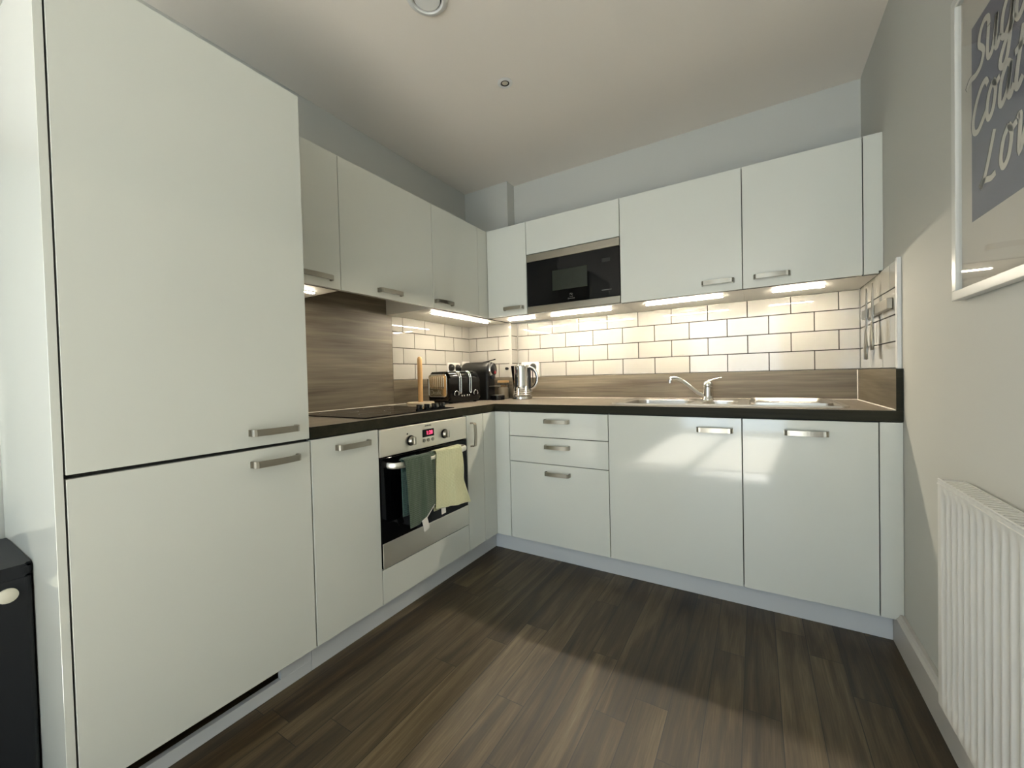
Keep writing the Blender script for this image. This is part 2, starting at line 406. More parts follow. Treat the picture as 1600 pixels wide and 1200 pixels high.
def door_panel(name, face, plane, u0, u1, z0, z1, parent, handle=None, t=.019, g=G2, mkey='gloss'):
    """front panel; face '+x' (left run) or '-y' (back run); handle = (u, z, length, orientation)"""
    bm = NB()
    if face == '+x': box(bm, plane-t, plane, u0+g, u1-g, z0+g, z1-g, .0012, 2)
    else: box(bm, u0+g, u1-g, plane, plane+t, z0+g, z1-g, .0012, 2)
    d = obj(name, bm, mkey, parent)
    if handle:
        hu, hz, hl, ho = handle; bm = NB()
        if face == '+x': bow(bm, (plane, hu, hz), hl, (0,0,1) if ho == 'v' else (0,1,0), (1,0,0))
        else: bow(bm, (hu, plane, hz), hl, (1,0,0), (0,-1,0))
        h = obj('handle', bm, 'steel', d); 
    return d
def carcass(face, plane, depth_to, u0, u1, z0, z1, parent, name='body', hollow_front=True):
    bm = NB(); f0 = plane - .0195 if face == '+x' else plane + .0195
    e = .0006
    if face == '+x': fs = box(bm, depth_to, f0, u0+e, u1-e, z0, z1)
    else: fs = box(bm, u0+e, u1-e, f0, depth_to, z0, z1)
    bm.normal_update()
    for f in fs:
        c = f.calc_center_median()
        if (face == '+x' and abs(c.x-f0) < 1e-5) or (face == '-y' and abs(c.y-f0) < 1e-5): f.material_index = 1  # front painted dark to stand for shade inside the door gaps
    return obj(name, bm, ['carcass', 'gap'], parent)

HL = .142
GB, GW = 'gloss white base units under the worktop', 'gloss white wall units in a row'
# --- left run base
c = empty('tall_cabinet', (-.3, -1.48, 0), 'tall white gloss fridge housing with two doors, left of the worktop', 'cabinet')
carcass('+x', 0, XL+.002, -1.7725, -1.1785, .11, 2.048, c)
bm = NB(); box(bm, XL+.002, -.0, -1.789, -1.7735, 0, 2.050, .0006, 1); obj('side_panel', bm, 'gloss', c)
door_panel('door', '+x', 0, -1.7725, -1.1785, .8475, 2.050, c, (-1.303, .895, .145, 'h'), g=.0026)
door_panel('door', '+x', 0, -1.7725, -1.1785, ZP-.001, .8425, c, (-1.301, .795, .145, 'h'), g=.0026)
c = empty('base_cabinet', (-.3, -1.03, 0), 'narrow white base cabinet between the tall fridge housing and the oven', 'cabinet', GB)
carcass('+x', 0, XL+.002, -1.178, -.8785, ZP+.003, .848, c)
door_panel('door', '+x', 0, -1.178, -.8785, ZP, ZT, c, (-1.005, .800, HL, 'h'))
c = empty('base_cabinet', (-.3, -.2, 0), 'slim white pull-out cabinet with an upright handle, right of the oven', 'cabinet', GB)
carcass('+x', 0, XL+.002, -.278, -.0015, ZP+.003, .848, c)
door_panel('door', '+x', 0, -.278, -.1246, ZP, ZT, c, (-.237, .735, .128, 'v'))
bm = NB(); box(bm, -.019, -.0005, -.1246+G2, .0185, ZP+G2, ZT-G2, .001, 1); obj('filler_panel', bm, 'gloss', c)
# --- back run base
c = empty('drawer_cabinet', (.4, .3, 0), 'white cabinet of three drawers with steel handles in the corner', 'cabinet', GB)
carcass('-y', 0, YB-.002, .1015, .7013, ZP+.003, .848, c)
bm = NB(); box(bm, .0005, .1015-G2, 0, .019, ZP+G2, ZT-G2, .001, 1); obj('filler_panel', bm, 'gloss', c)
for z0, z1, hz in ((.7034, ZT, .797), (.5539, .7034, .654), (ZP, .5539, .504)):
    door_panel('drawer', '-y', 0, .1015, .7013, z0, z1, c, (.412, hz, HL, 'h'))
c = empty('sink_cabinet', (1.0, .3, 0), 'white base cabinet under the sink bowl, beside the drawers', 'cabinet', GB)
carcass('-y', 0, YB-.002, .7013, 1.3007, ZP+.003, .70, c)
bm = NB(); box(bm, .7019, 1.3001, .0195, .030, .70, .848); obj('front_rail', bm, 'gap', c)
door_panel('door', '-y', 0, .7013, 1.3007, ZP, ZT, c, (1.193, .789, HL, 'h'))
c = empty('base_cabinet', (1.5, .3, 0), 'white base cabinet beside the right wall, under the draining board', 'cabinet', GB)
carcass('-y', 0, YB-.002, 1.3007, 1.7528, ZP+.003, .848, c)
door_panel('door', '-y', 0, 1.3007, 1.7528, ZP, ZT, c, (1.527, .792, HL, 'h'))
bm = NB(); box(bm, 1.7528+G2, XR-.001, 0, .019, ZP+G2, ZT-.0, .001, 1); obj('filler_panel', bm, 'gloss', c)
# --- plinths
bm = NB(); box(bm, -.056, -.0375, -1.178, .056, 0, ZP-.002, .0008, 1)
tag(obj('plinth', bm, 'plinth'), 'grey plinth board under the oven side of the kitchen', 'plinth', 'plinth boards')
bm = NB(); box(bm, -.056, -.0375, -1.772, -1.179, 0, .040, .0008, 1)
box(bm, -.056, -.0375, -1.288, -1.179, .040, ZP-.002)
tag(obj('plinth', bm, 'plinth'), 'grey plinth board with a vent slot under the tall fridge housing', 'plinth', 'plinth boards')
bm = NB(); box(bm, -.037, 1.7966, .0375, .056, 0, ZP-.002, .0008, 1)
tag(obj('plinth', bm, 'plinth'), 'grey plinth board under the drawers and sink cabinets', 'plinth', 'plinth boards')

# --- wall units, left run
GD = .022
c = empty('wall_cabinet', (-.4, -1.03, ZCB), 'white wall cabinet next to the tall fridge housing', 'cabinet', GW)
carcass('+x', CX, XL+.002, -1.178, -.8837, ZCB, ZCT-.002, c)
door_panel('door', '+x', CX, -1.178, -.8837, ZCB, ZCT, c, (-1.006, 1.492, HL, 'h'))
c = empty('extractor_hood', (-.4, -.58, 1.5), 'integrated extractor hood cabinet with white door above the hob', 'extractor hood', GW)
carcass('+x', CX, XL+.002, -.8837, -.2872, 1.575, ZCT-.002, c)
door_panel('door', '+x', CX, -.8837, -.2872, ZCB, ZCT, c, (-.608, 1.487, HL, 'h'))
bm = NB(); box(bm, XL+.06, CX-.05, -.85, -.32, 1.545, 1.5745, .003); obj('grille', bm, 'blackm', c)
c = empty('wall_cabinet', (-.4, 0, ZCB), 'white corner wall cabinet right of the extractor hood', 'cabinet', GW)
carcass('+x', CX, XL+.002, -.2872, YC-.002, ZCB, ZCT-.002, c)
door_panel('door', '+x', CX, -.2872, .1508, ZCB, ZCT, c, (-.203, 1.493, HL, 'h'))
bm = NB(); box(bm, CX-.019, CX-.0004, .1508+.001, CY+.02, ZCB+G2, ZCT-G2, .001, 1); obj('filler_panel', bm, 'gloss', c)
# --- wall units, back run
c = empty('wall_cabinet', (-.05, .45, ZCB), 'narrow white wall cabinet left of the microwave', 'cabinet', GW)
carcass('-y', CY, YC-.002, CX+.0004, .101, ZCB, ZCT-.002, c)
door_panel('door', '-y', CY, CX+.0015, .101, ZCB, ZCT, c, (.003, 1.499, HL, 'h'))
c = empty('wall_cabinet', (.4, .45, ZCB), 'white bridging cabinet above and around the built-in microwave', 'cabinet', GW)
bm = NB()
fs = box(bm, .1016, .7052, CY+.0195, YB-.002, 1.8305, ZCT-.002)
for f in fs:
    if abs(f.calc_center_median().y-(CY+.0195)) < 1e-5: f.material_index = 1  # same painted gap shade on this front
obj('body', bm, ['carcass', 'gap'], c)
bm = NB(); box(bm, .1016, .7052, CY+.0195, YB-.013, ZCB-.0, ZCB+.004); obj('bottom_shelf', bm, 'carcass', c)
door_panel('door', '-y', CY, .101, .7058, 1.829, ZCT, c)
c = empty('wall_cabinet', (1.0, .45, ZCB), 'white wall cabinet right of the microwave, above the tap', 'cabinet', GW)
carcass('-y', CY, YB-.002, .7058, 1.3053, ZCB, ZCT-.002, c)
door_panel('door', '-y', CY, .7058, 1.3053, ZCB, ZCT, c, (1.197, 1.500, HL, 'h'))
c = empty('wall_cabinet', (1.5, .45, ZCB), 'rightmost white wall cabinet, touching the right wall', 'cabinet', GW)
carcass('-y', CY, YB-.002, 1.3053, XR-.0145, ZCB, ZCT-.002, c)
door_panel('door', '-y', CY, 1.3053, 1.7562, ZCB, ZCT, c, (1.424, 1.500, HL, 'h'))
bm = NB(); prism(bm, [(1.7562+G2, ZCB+G2), (XR-.015, ZCB+G2), (XR-.015, 1.463), (XR-.001, 1.463), (XR-.001, ZCT-G2), (1.7562+G2, ZCT-G2)], 0, .019)
for v in bm.verts: v.co = Vector((v.co.x, CY + v.co.z, v.co.y))
obj('filler_panel', bm, 'gloss', c)

# --- under-cabinet lights
def led(x0, x1, y0, y1, label, mk='led'):
    c = empty('under_cabinet_light', ((x0+x1)/2, (y0+y1)/2, ZCB-.008), label, 'light', 'slim lights under the wall cabinets')
    b = .004
    bm = NB(); box(bm, x0-b, x1+b, y0-b, y1+b, ZCB-.0045, ZCB-.0003, .001, 1); obj('housing', bm, 'trim', c)
    bm = NB(); box(bm, x0, x1, y0, y1, ZCB-.0085, ZCB-.0046, .0015, 1); obj('diffuser', bm, mk, c)
led(-.334, -.322, -1.15, -.935, 'short strip light under the wall cabinet next to the fridge housing', 'led_soft')
led(-.318, -.306, -.19, .40, 'long strip light under the corner cabinet above the toaster', 'led_soft')
led(-.12, .08, .392, .404, 'short strip light under the narrow cabinet above the kettle')
led(.205, .605, .392, .404, 'strip light under the microwave')
led(.818, 1.21, .377, .389, 'strip light above the sink bowl and tap')
led(1.432, 1.64, .399, .411, 'strip light above the draining board near the right wall')

# --- worktop with sink cut-out, dark front edge
SX0, SX1, SY0, SY1 = .687, 1.685, .085, .585
HX0, HX1, HY0, HY1 = .72, 1.66, .12, .56
bm = NB()
for x0, x1, y0, y1 in ((XL+.001, .0045, -1.1775, 0), (XL+.001, XC, 0, YC-.001), (XC, HX0, 0, YB-.001), (HX0, HX1, 0, HY0), (HX0, HX1, HY1, YB-.001), (HX1, XR-.001, 0, YB-.001)):
    box(bm, x0, x1, y0, y1, WB, WT)
box(bm, .0045, XR-.001, -.0045, 0, WB, WT)
bm.normal_update()
for f in bm.faces:
    if abs(f.normal.z) < .5: f.material_index = 1
tag(obj('worktop', bm, ['top_y', 'edge']), 'L-shaped grey wood-effect worktop with a dark front edge', 'worktop')
# upstands and splashback
bm = NB(); box(bm, XL+.0005, XL+.0125, -1.177, -.245, WT, 1.5445, .0006, 1)
tag(obj('splashback', bm, 'lam_y'), 'tall grey wood-effect splashback panel behind the hob', 'splashback')
bm = NB(); box(bm, XL+.0005, XL+.0125, -.2445, YC-.001, WT, ZU-.001, .0006, 1)
tag(obj('upstand', bm, 'lam_y'), 'low wood-effect upstand behind the toaster', 'upstand', 'wood-effect upstands')
bm = NB(); box(bm, XL+.013, XC+.012, YC-.012, YC-.0005, WT, ZU-.001); box(bm, XC, XC+.012, YC-.0005, YB-.013, WT, ZU-.001)
tag(obj('upstand', bm, 'lam_x'), 'short wood-effect upstand around the boxed corner behind the coffee machine', 'upstand', 'wood-effect upstands')
bm = NB(); box(bm, XC+.0125, XR-.0215, YB-.0125, YB-.0005, WT, ZU-.001, .0006, 1)
tag(obj('upstand', bm, 'lam_x'), 'long wood-effect upstand behind the sink', 'upstand', 'wood-effect upstands')
bm = NB(); box(bm, XR-.021, XR-.0005, -.0045, YB-.001, WT, ZU-.002, .0006, 1); bm.normal_update()
for f in bm.faces:
    if f.normal.y < -.7: f.material_index = 1
tag(obj('upstand', bm, ['lam_y', 'edge']), 'wood-effect upstand with a dark end on the right wall', 'upstand', 'wood-effect upstands')
bm = NB()
box(bm, XC+.0125, XR-.021, YB-.0175, YB-.0125, WT, WT+.005, .0015, 1)
box(bm, XR-.026, XR-.021, -.001, YB-.0175, WT, WT+.005, .0015, 1)
box(bm, XR-.0255, XR-.021, YB-.017, YB-.0125, WT+.005, ZU-.003, .001, 1)
tag(obj('sealant_bead', bm, 'caulk'), 'white sealant line along the sink and right wall upstands', 'sealant')
bm = NB(); box(bm, XL+.0125, XL+.019, -1.177, YC-.0125, WT, WT+.006, .002, 1)
tag(obj('sealant_bead', bm, 'caulk'), 'white sealant line along the back of the hob', 'sealant')

# --- oven
ov = empty('oven', (-.3, -.58, .24), 'built-in oven with steel control panel and black glass door', 'oven')
OY0, OY1 = -.8735, -.2825
bm = NB(); box(bm, XL+.005, -.022, OY0+.0, OY1, .243, .846); obj('body', bm, 'gap', ov)
bm = NB(); box(bm, -.021, .0, OY0, OY1, .722, .8405, .0025, 2); pn = obj('control_panel', bm, 'steel_d', ov)
bm = NB(); box(bm, -.021, .0, OY0, OY1, .249, .717, .002, 2); dr = obj('door', bm, 'blackg', ov)
bm = NB(); box(bm, .0002, .0032, OY0, OY1, .249, .3555, .001, 1); obj('trim_panel', bm, 'steel_d', dr)
bm = NB()
yl, yr, zh = -.835, -.335, .683
P = [(.0, yl, zh), (.03, yl+.004, zh), (.045, yl+.018, zh), (.053, yl+.05, zh)] + [(.053 + .006*math.sin(PI*k/12), yl+.05+(yr-yl-.1)*k/12, zh) for k in range(1, 12)] + [(.053, yr-.05, zh), (.045, yr-.018, zh), (.03, yr-.004, zh), (0, yr, zh)]
sweep(bm, P, [(-.004,-.0125), (.003,-.0125), (.006,-.006), (.006,.006), (.003,.0125), (-.004,.0125)], side=(0,0,1)); obj('handle', bm, 'steel_d', dr, smooth=40)
bm = NB(); box(bm, .0, .0018, -.619, -.541, .773, .809, .0004, 1); dsp = obj('display', bm, 'blackg', pn)
bm = text_bm('1:28', .026, .0003)
xform(bm, Matrix.Translation((.0022, -.573, .791)) @ PX); obj('display_digits', bm, 'display', dsp)
bm = text_bm('ZANUSSI', .011, .0003); xform(bm, Matrix.Translation((.0006, -.581, .826)) @ PX); obj('maker_lettering', bm, 'gap', pn)
bm = NB(); cyl(bm, (0, -.715, .803), .004, .0012, 'x', 16); obj('indicator_lamp', bm, 'gap', pn)
for ky in (-.697, -.464):
    bm = NB(); kz = .771
    bs = NB(); cyl(bs, (0, ky, kz), .024, .007, 'x', 32, bev=.002); sk_ = obj('knob_skirt', bs, 'blackm', pn, smooth=35)
    cyl(bm, (.0072, ky, kz), .020, .016, 'x', 32, r2=.0165, bev=.002)
    box(bm, .012, .034, ky-.0055, ky+.0055, kz-.018, kz+.018, .003, 2)
    obj('knob', bm, 'steel', pn, smooth=35)
for by, bz in ((-.611,.757), (-.581,.757), (-.551,.757)):
    bm = NB(); cyl(bm, (0, by, bz), .0085, .005, 'x', 24, bev=.0012); obj('button', bm, 'steel', pn, smooth=40)
bm = NB(); box(bm, -.019, 0, -.8785+G2, -.278-G2, ZP+G2, .2455-G2, .001, 1)
box(bm, -.5, -.0195, -.87, -.29, ZP+.003, .23)
tag(obj('oven_plinth_panel', bm, 'gloss'), 'low white gloss panel filling the space below the oven', 'panel')

# --- hob
hb = empty('hob', (-.3, -.6, WT), 'black glass electric hob with four knobs, set in the worktop', 'hob')
bm = NB(); box(bm, -.555, -.035, -.915, -.335, WT+.0002, WT+.0055, .002, 2); pl = obj('glass_plate', bm, 'blackg', hb)
for (x, y, r) in ((-.42,-.76,.09), (-.16,-.76,.07), (-.42,-.53,.07), (-.19,-.56,.09)):
    bm = NB(); lathe(bm, [(r-.0015, WT+.0056), (r, WT+.0059), (r+.0015, WT+.0056)], (x, y, 0), 48); obj('cooking_zone', bm, 'grey', pl)
for (x, y) in ((-.085,-.545), (-.085,-.490), (-.085,-.435), (-.085,-.380)):
    bm = NB(); cyl(bm, (x, y, WT+.0056), .0195, .006, seg=28, bev=.001); k = obj('knob', bm, 'black', hb, smooth=40)
    bm = NB(); cyl(bm, (x, y, WT+.0117), .017, .019, r2=.0145, seg=28, bev=.002); box(bm, x-.019, x+.017, y-.0045, y+.0045, WT+.014, WT+.033, .002, 2)
    obj('knob_cap', bm, 'black', k, smooth=40)
    bm = NB(); box(bm, x+.0172, x+.0195, y-.003, y+.003, WT+.014, WT+.032, .0008, 1); obj('chrome_pointer', bm, 'chrome', k)

# --- microwave
mw = empty('microwave', (.4, .4, ZCB), 'built-in black glass microwave with steel strips above and below', 'microwave')
bm = NB(); box(bm, .106, .7008, CY+.02, YB-.03, 1.4565, 1.827); obj('body', bm, 'gap', mw)
bm = NB(); box(bm, .104, .703, CY, CY+.0195, 1.4975, 1.779, .001, 1); mg = obj('glass_door', bm, 'blackg', mw)
bm = NB(); box(bm, .103, .704, CY-.001, CY+.0195, 1.780, 1.8265, .0015, 1); obj('upper_strip', bm, 'steel', mw)
bm = NB(); box(bm, .103, .704, CY-.001, CY+.0195, 1.4565, 1.4965, .0015, 1); obj('lower_strip', bm, 'steel', mw)
MAT['mwwin'] = mat('microwave_window_mesh', (.010,.015,.006), .25, bump=(700, .5, .001))
bm = NB(); box(bm, .282, .510, CY-.0012, CY-.0001, 1.577, 1.700, .0004, 1); obj('window', bm, 'mwwin', mg)
MAT['mark'] = mat('grey_printing', (.22,.22,.21), .6)
# round maker's mark with a dot and two arcs, and the lettering below it
bm = NB(); cx_, cz_ = .407, 1.5345
lathe(bm, [(.0010, 0), (.0028, 0), (.0028, .0004), (.0010, .0004)], (cx_+.003, CY-.0008, cz_+.004), 20, Matrix.Rotation(PI/2, 4, 'X'))
for sgn in (-1, 1):
    sweep(bm, [(cx_ + .011*math.cos(a), CY-.0006, cz_ + .002 + .011*math.sin(a)) for a in [PI*(.15 if sgn > 0 else 1.15) + PI*.72*k/12 for k in range(13)]], rect(.0012, .0008), side=(0,1,0))
tb = text_bm('Electrolux', .011, .0002); xform(tb, Matrix.Translation((cx_, CY-.0005, cz_-.017)) @ NY)
me = bpy.data.meshes.new('t'); tb.to_mesh(me); bm.from_mesh(me)
obj('maker_mark', bm, 'mark', mg)
bm = NB(); box(bm, .597, .655, CY-.0007, CY-.0001, 1.538, 1.541); obj('door_button_line', bm, 'mark', mg)
bm = NB(); box(bm, .60, .65, CY-.0007, CY-.0001, 1.70, 1.722); obj('clock_window', bm, 'gap', mg)

# --- sink
MAT['sinksteel'] = mat('satin_sink_steel', (.52,.50,.46), .33, 1)
sk = empty('sink', (1.19, .33, WT), 'stainless steel one and a half bowl sink with draining board on the right', 'sink')
bm = NB(); Z1 = WT + .004
def ringpoly(x0, x1, y0, y1, r, z, n=6): return [bm.verts.new((x, y, z)) for x, y in rrect(x0, x1, y0, y1, r, n)]
def bridge(a, b):
    for i in range(len(a)): bm.faces.new((a[i], a[(i+1)%len(a)], b[(i+1)%len(a)], b[i]))
# raised outer rim
o0 = ringpoly(SX0, SX1, SY0, SY1, .03, WT+.0004); o1 = ringpoly(SX0+.002, SX1-.002, SY0+.002, SY1-.002, .03, WT+.007)
o2 = ringpoly(SX0+.010, SX1-.010, SY0+.010, SY1-.010, .028, WT+.0075); o3 = ringpoly(SX0+.016, SX1-.016, SY0+.016, SY1-.016, .026, Z1)
bridge(o0, o1); bridge(o1, o2); bridge(o2, o3)
# deck with three openings: bowl, half bowl, drainer tray
def bowl(x0, x1, y0, y1, r, dep, tpr=.012):
    a = ringpoly(x0, x1, y0, y1, r, Z1); b = ringpoly(x0+.004, x1-.004, y0+.004, y1-.004, r, Z1-.004)
    c_ = ringpoly(x0+tpr, x1-tpr, y0+tpr, y1-tpr, r, Z1-dep+.02) ; d_ = ringpoly(x0+tpr+.02, x1-tpr-.02, y0+tpr+.02, y1-tpr-.02, max(r-.02,.01), Z1-dep)
    bridge(a, b); bridge(b, c_); bridge(c_, d_); bm.faces.new(d_)
    return a
B1 = bowl(.735, 1.065, .145, .50, .06, .150); B2 = bowl(1.12, 1.275, .165, .43, .05, .10); B3 = bowl(1.325, 1.645, .135, .535, .03, .009, .006)
edges = []
for lp in (o3, B1, B2, B3):
    for i in range(len(lp)): edges.append(bm.edges.get((lp[i], lp[(i+1)%len(lp)])))
bmesh.ops.triangle_fill(bm, use_beauty=True, edges=edges)
obj('basin', bm, 'sinksteel', sk)
bm = NB()
for k in range(9): 
    y = .17 + k*.042
    sweep(bm, [(1.345, y, Z1-.0088), (1.36, y, Z1-.0062), (1.60, y, Z1-.0062), (1.625, y, Z1-.0088)], circ(.003, 8))
obj('drainer_ribs', bm, 'sinksteel', sk, smooth=60)
for (x, y, z) in ((.90, .32, Z1-.150), (1.1975, .30, Z1-.10)):
    bm = NB(); lathe(bm, [(.0, .002), (.012, .003), (.03, .001), (.042, .004), (.045, .0002)], (x, y, z), 32); obj('drain', bm, 'chrome', sk, smooth=60)
# --- tap
tp = empty('tap', (1.098+.018, .50, Z1), 'chrome mixer tap with a long spout swung left and a raised lever', 'tap')
tx, ty = 1.122, .50
bm = NB(); lathe(bm, [(0, Z1), (.031, Z1), (.031, Z1+.004), (.0275, Z1+.008), (.027, Z1+.03), (.026, Z1+.065), (.025, Z1+.072), (.0265, Z1+.076), (.027, Z1+.088), (.022, Z1+.100), (.013, Z1+.107), (0, Z1+.109)], (tx, ty, 0), 36)
bd = obj('body', bm, 'chrome', tp, smooth=50)
bm = NB(); sx = lambda k: k
P = [(tx-.012, ty-.006, Z1+.018), (tx-.05, ty-.018, Z1+.040), (tx-.09, ty-.032, Z1+.078), (tx-.125, ty-.043, Z1+.109), (tx-.150, ty-.051, Z1+.123), (tx-.172, ty-.058, Z1+.128), (tx-.186, ty-.062, Z1+.126), (tx-.191, ty-.064, Z1+.116), (tx-.191, ty-.064, Z1+.108)]
sweep(bm, P, circ(.0112, 14)); cyl(bm, (tx-.191, ty-.064, Z1+.098), .0105, .012, seg=18); obj('spout', bm, 'chrome', tp, smooth=50)
bm = NB(); P = [(tx-.004, ty, Z1+.100), (tx+.02, ty, Z1+.112), (tx+.045, ty, Z1+.120), (tx+.070, ty, Z1+.126)]
sweep(bm, P, [circ(.010, 12, .011), circ(.006, 12, .011), circ(.0035, 12, .010), circ(.0025, 12, .007)], side=(0,1,0)); obj('lever', bm, 'chrome', tp, smooth=60)

# ------------------------------------------------------------------ towels on the oven handle
def drape(name, mk, front, back, yl0, yr0, xf=.069, xb=.034, ztop=.7055, nu=26, amp=.004, seed=1, parent=None, cuts=1):
    """front/back = functions (s 0..1 across, t 0..1 down) -> (y, z); back may be None"""
    random.seed(seed); ph = [random.uniform(0, 6) for _ in range(6)]
    rows = []; bm = NB(); uvl = bm.loops.layers.uv.new('UVMap'); UV = {}
    seq = []
    if back: seq += [('b', 1-k/14) for k in range(14)]
    seq += [('o', k/6) for k in range(7)]
    seq += [('f', k/24) for k in range(1, 25)]
    L = 0
    for kind, t in seq:
        row = []
        for i in range(nu+1):
            s = i/nu
            fold = amp*(math.sin(s*9+ph[0]) + .6*math.sin(s*17+ph[1]) + .35*math.sin(s*27 + t*2+ph[2]))
            if kind == 'f':
                y, z = front(s, t); x = xf + fold*min(1, .25+t*1.1) + .004*t
            elif kind == 'b':
                y, z = back(s, t); x = xb + fold*.4*t
            else:
                a = PI*(1-t); y0, _ = front(s, 0); y1 = back(s, 0)[0] if back else y0
                y = y1*(1-t) + y0*t; x = (xf+xb)/2 + (xf-xb)/2*math.cos(a) + fold*.25*t; z = ztop - .006 + .010*math.sin(a)
            v = bm.verts.new((x, y, z)); row.append(v)
            if rows: L_ = (v.co - rows[-1][i].co).length; UV[v] = (y, UV[rows[-1][i]][1] + L_)
            else: UV[v] = (y, 0)
        rows.append(row)
    for A, B in zip(rows, rows[1:]):
        for i in range(nu):
            f = bm.faces.new((A[i], A[i+1], B[i+1], B[i])); f.smooth = True
            for lp in f.loops: lp[uvl].uv = UV[lp.vert]
    o = obj(name, bm, mk, parent)
    so = o.modifiers.new('thickness', 'SOLIDIFY'); so.thickness = .003; so.offset = 0
    sb = o.modifiers.new('smooth', 'SUBSURF'); sb.levels = 1; sb.render_levels = 1
    return o
lerp = lambda a, b, t: a + (b-a)*t
GT = empty('kitchen_towel', (.05, -.71, .40), 'dark green waffle kitchen towel hanging left on the oven handle', 'towel', 'towels on the oven handle')
def gf(s, t):
    yl, yr = lerp(-.803, -.785, t**.5), lerp(-.640, -.618, t)
    zb = .405 if s < .38 else lerp(.405, .463, (s-.38)/.62)
    return lerp(yl, yr, s) , lerp(.700, zb, t)
def gb(s, t): return lerp(-.800 + .004*t, -.70, s), lerp(.700, .452, t)
drape('front_cloth', 'green', gf, None, 0, 0, parent=GT, seed=3, amp=.0028)
drape('back_cloth', 'teal', lambda s, t: (lerp(-.792, -.70, s), lerp(.700, .452, t)), None, 0, 0, xf=.036, xb=.0345, ztop=.7055, parent=GT, seed=5, amp=.001)
def gf2(s, t): return lerp(-.634, -.606, s), lerp(.700, lerp(.47, .44, s), t)
drape('folded_edge', 'green', gf2, None, 0, 0, xf=.062, nu=8, parent=GT, seed=9, amp=.001)
bm = NB(); P = [(.074, -.628, .468), (.078, -.655, .450), (.080, -.690, .424), (.080, -.695, .419)]
sweep(bm, P, rect(.0012, .006), side=(0, .6, .8)); obj('hanging_loop', bm, 'label', GT)
bm = NB(); P = [(.082, -.706, .426), (.083, -.700, .405), (.082, -.694, .385), (.080, -.690, .370)]
sweep(bm, P, rect(.0010, .034), side=(0,1,.1)); obj('care_label', bm, 'label', GT)
YT = empty('kitchen_towel', (.05, -.48, .40), 'pale yellow kitchen towel hanging right on the oven handle', 'towel', 'towels on the oven handle')
def yf(s, t):
    yl = lerp(-.601, -.618, t); yr = -.414 + (.014*math.sin(PI*min(1, t*1.4))) if t < .55 else lerp(-.407, -.352, (t-.55)/.45)
    return lerp(yl, yr, s), lerp(.702, lerp(.440, .402, s), t)
drape('front_cloth', 'yellow', yf, None, 0, 0, parent=YT, seed=12, amp=.0045, ztop=.7085)
drape('back_cloth', 'yellow', lambda s, t: (lerp(-.60, -.47, s), lerp(.702, .418, t)), None, 0, 0, xf=.036, xb=.0345, parent=YT, seed=14, amp=.001)
bm = NB(); sweep(bm, [(.066, -.560, .442), (.066, -.558, .402)], rect(.001, .030), side=(0,1,0)); obj('care_label', bm, 'label', YT)

# ------------------------------------------------------------------ things on the worktop
# paper roll holder
rh = empty('kitchen_roll_holder', (-.45, -.16, WT), 'empty wooden kitchen roll holder with a round pale base, left of the toaster', 'kitchen roll holder')
bm = NB(); lathe(bm, [(0,0), (.082,0), (.085,.003), (.085,.013), (.081,.017), (0,.017)], seg=48); obj('base', bm, 'wood_l', rh, local=True, smooth=40)
bm = NB(); lathe(bm, [(0,.0172), (.0150,.0172), (.0150,.275), (.0145,.287), (.011,.297), (.005,.301), (0,.302)], seg=24); obj('pole', bm, 'wood', rh, local=True, smooth=40)

# toaster (local: +x = control face, y = width)
MAT['toaster_steel'] = mat('polished_toaster_steel', (.72,.67,.56), .16, 1)
ts = empty('toaster', (-.376, .082, WT), 'black and chrome four-slot toaster with ribbed steel side', 'toaster', rz=math.radians(-7))
TD, TWd, THt = .205, .285, .203       # depth x, width y, height
def shell(bm, y0, y1, x0, x1, z0, z1, r, n=8):
    prof = [(x0, z0), (x1, z0), (x1+.004, z0+.03)]
    prof += [(x1 - r + r*math.cos(a), z1 - r + r*math.sin(a)) for a in [PI/2*k/n for k in range(n+1)]]
    prof += [(x0 + r - r*math.sin(a), z1 - r + r*math.cos(a)) for a in [PI/2*k/n for k in range(n+1)]]
    a = [bm.verts.new((x, y0, z)) for x, z in prof]; b = [bm.verts.new((x, y1, z)) for x, z in prof]
    fa = bm.faces.new(a); fb = bm.faces.new(b)
    for i in range(len(prof)): bm.faces.new((a[i], a[(i+1)%len(prof)], b[(i+1)%len(prof)], b[i]))
    return fa, fb
bm = NB(); fa, fb = shell(bm, -TWd/2, TWd/2, -TD/2, TD/2, .005, THt, .045)
es = list(fa.edges)+list(fb.edges); bmesh.ops.bevel(bm, geom=es, offset=.014, segments=4, affect='EDGES')
tb_ = obj('body', bm, 'black', ts, local=True, smooth=45)
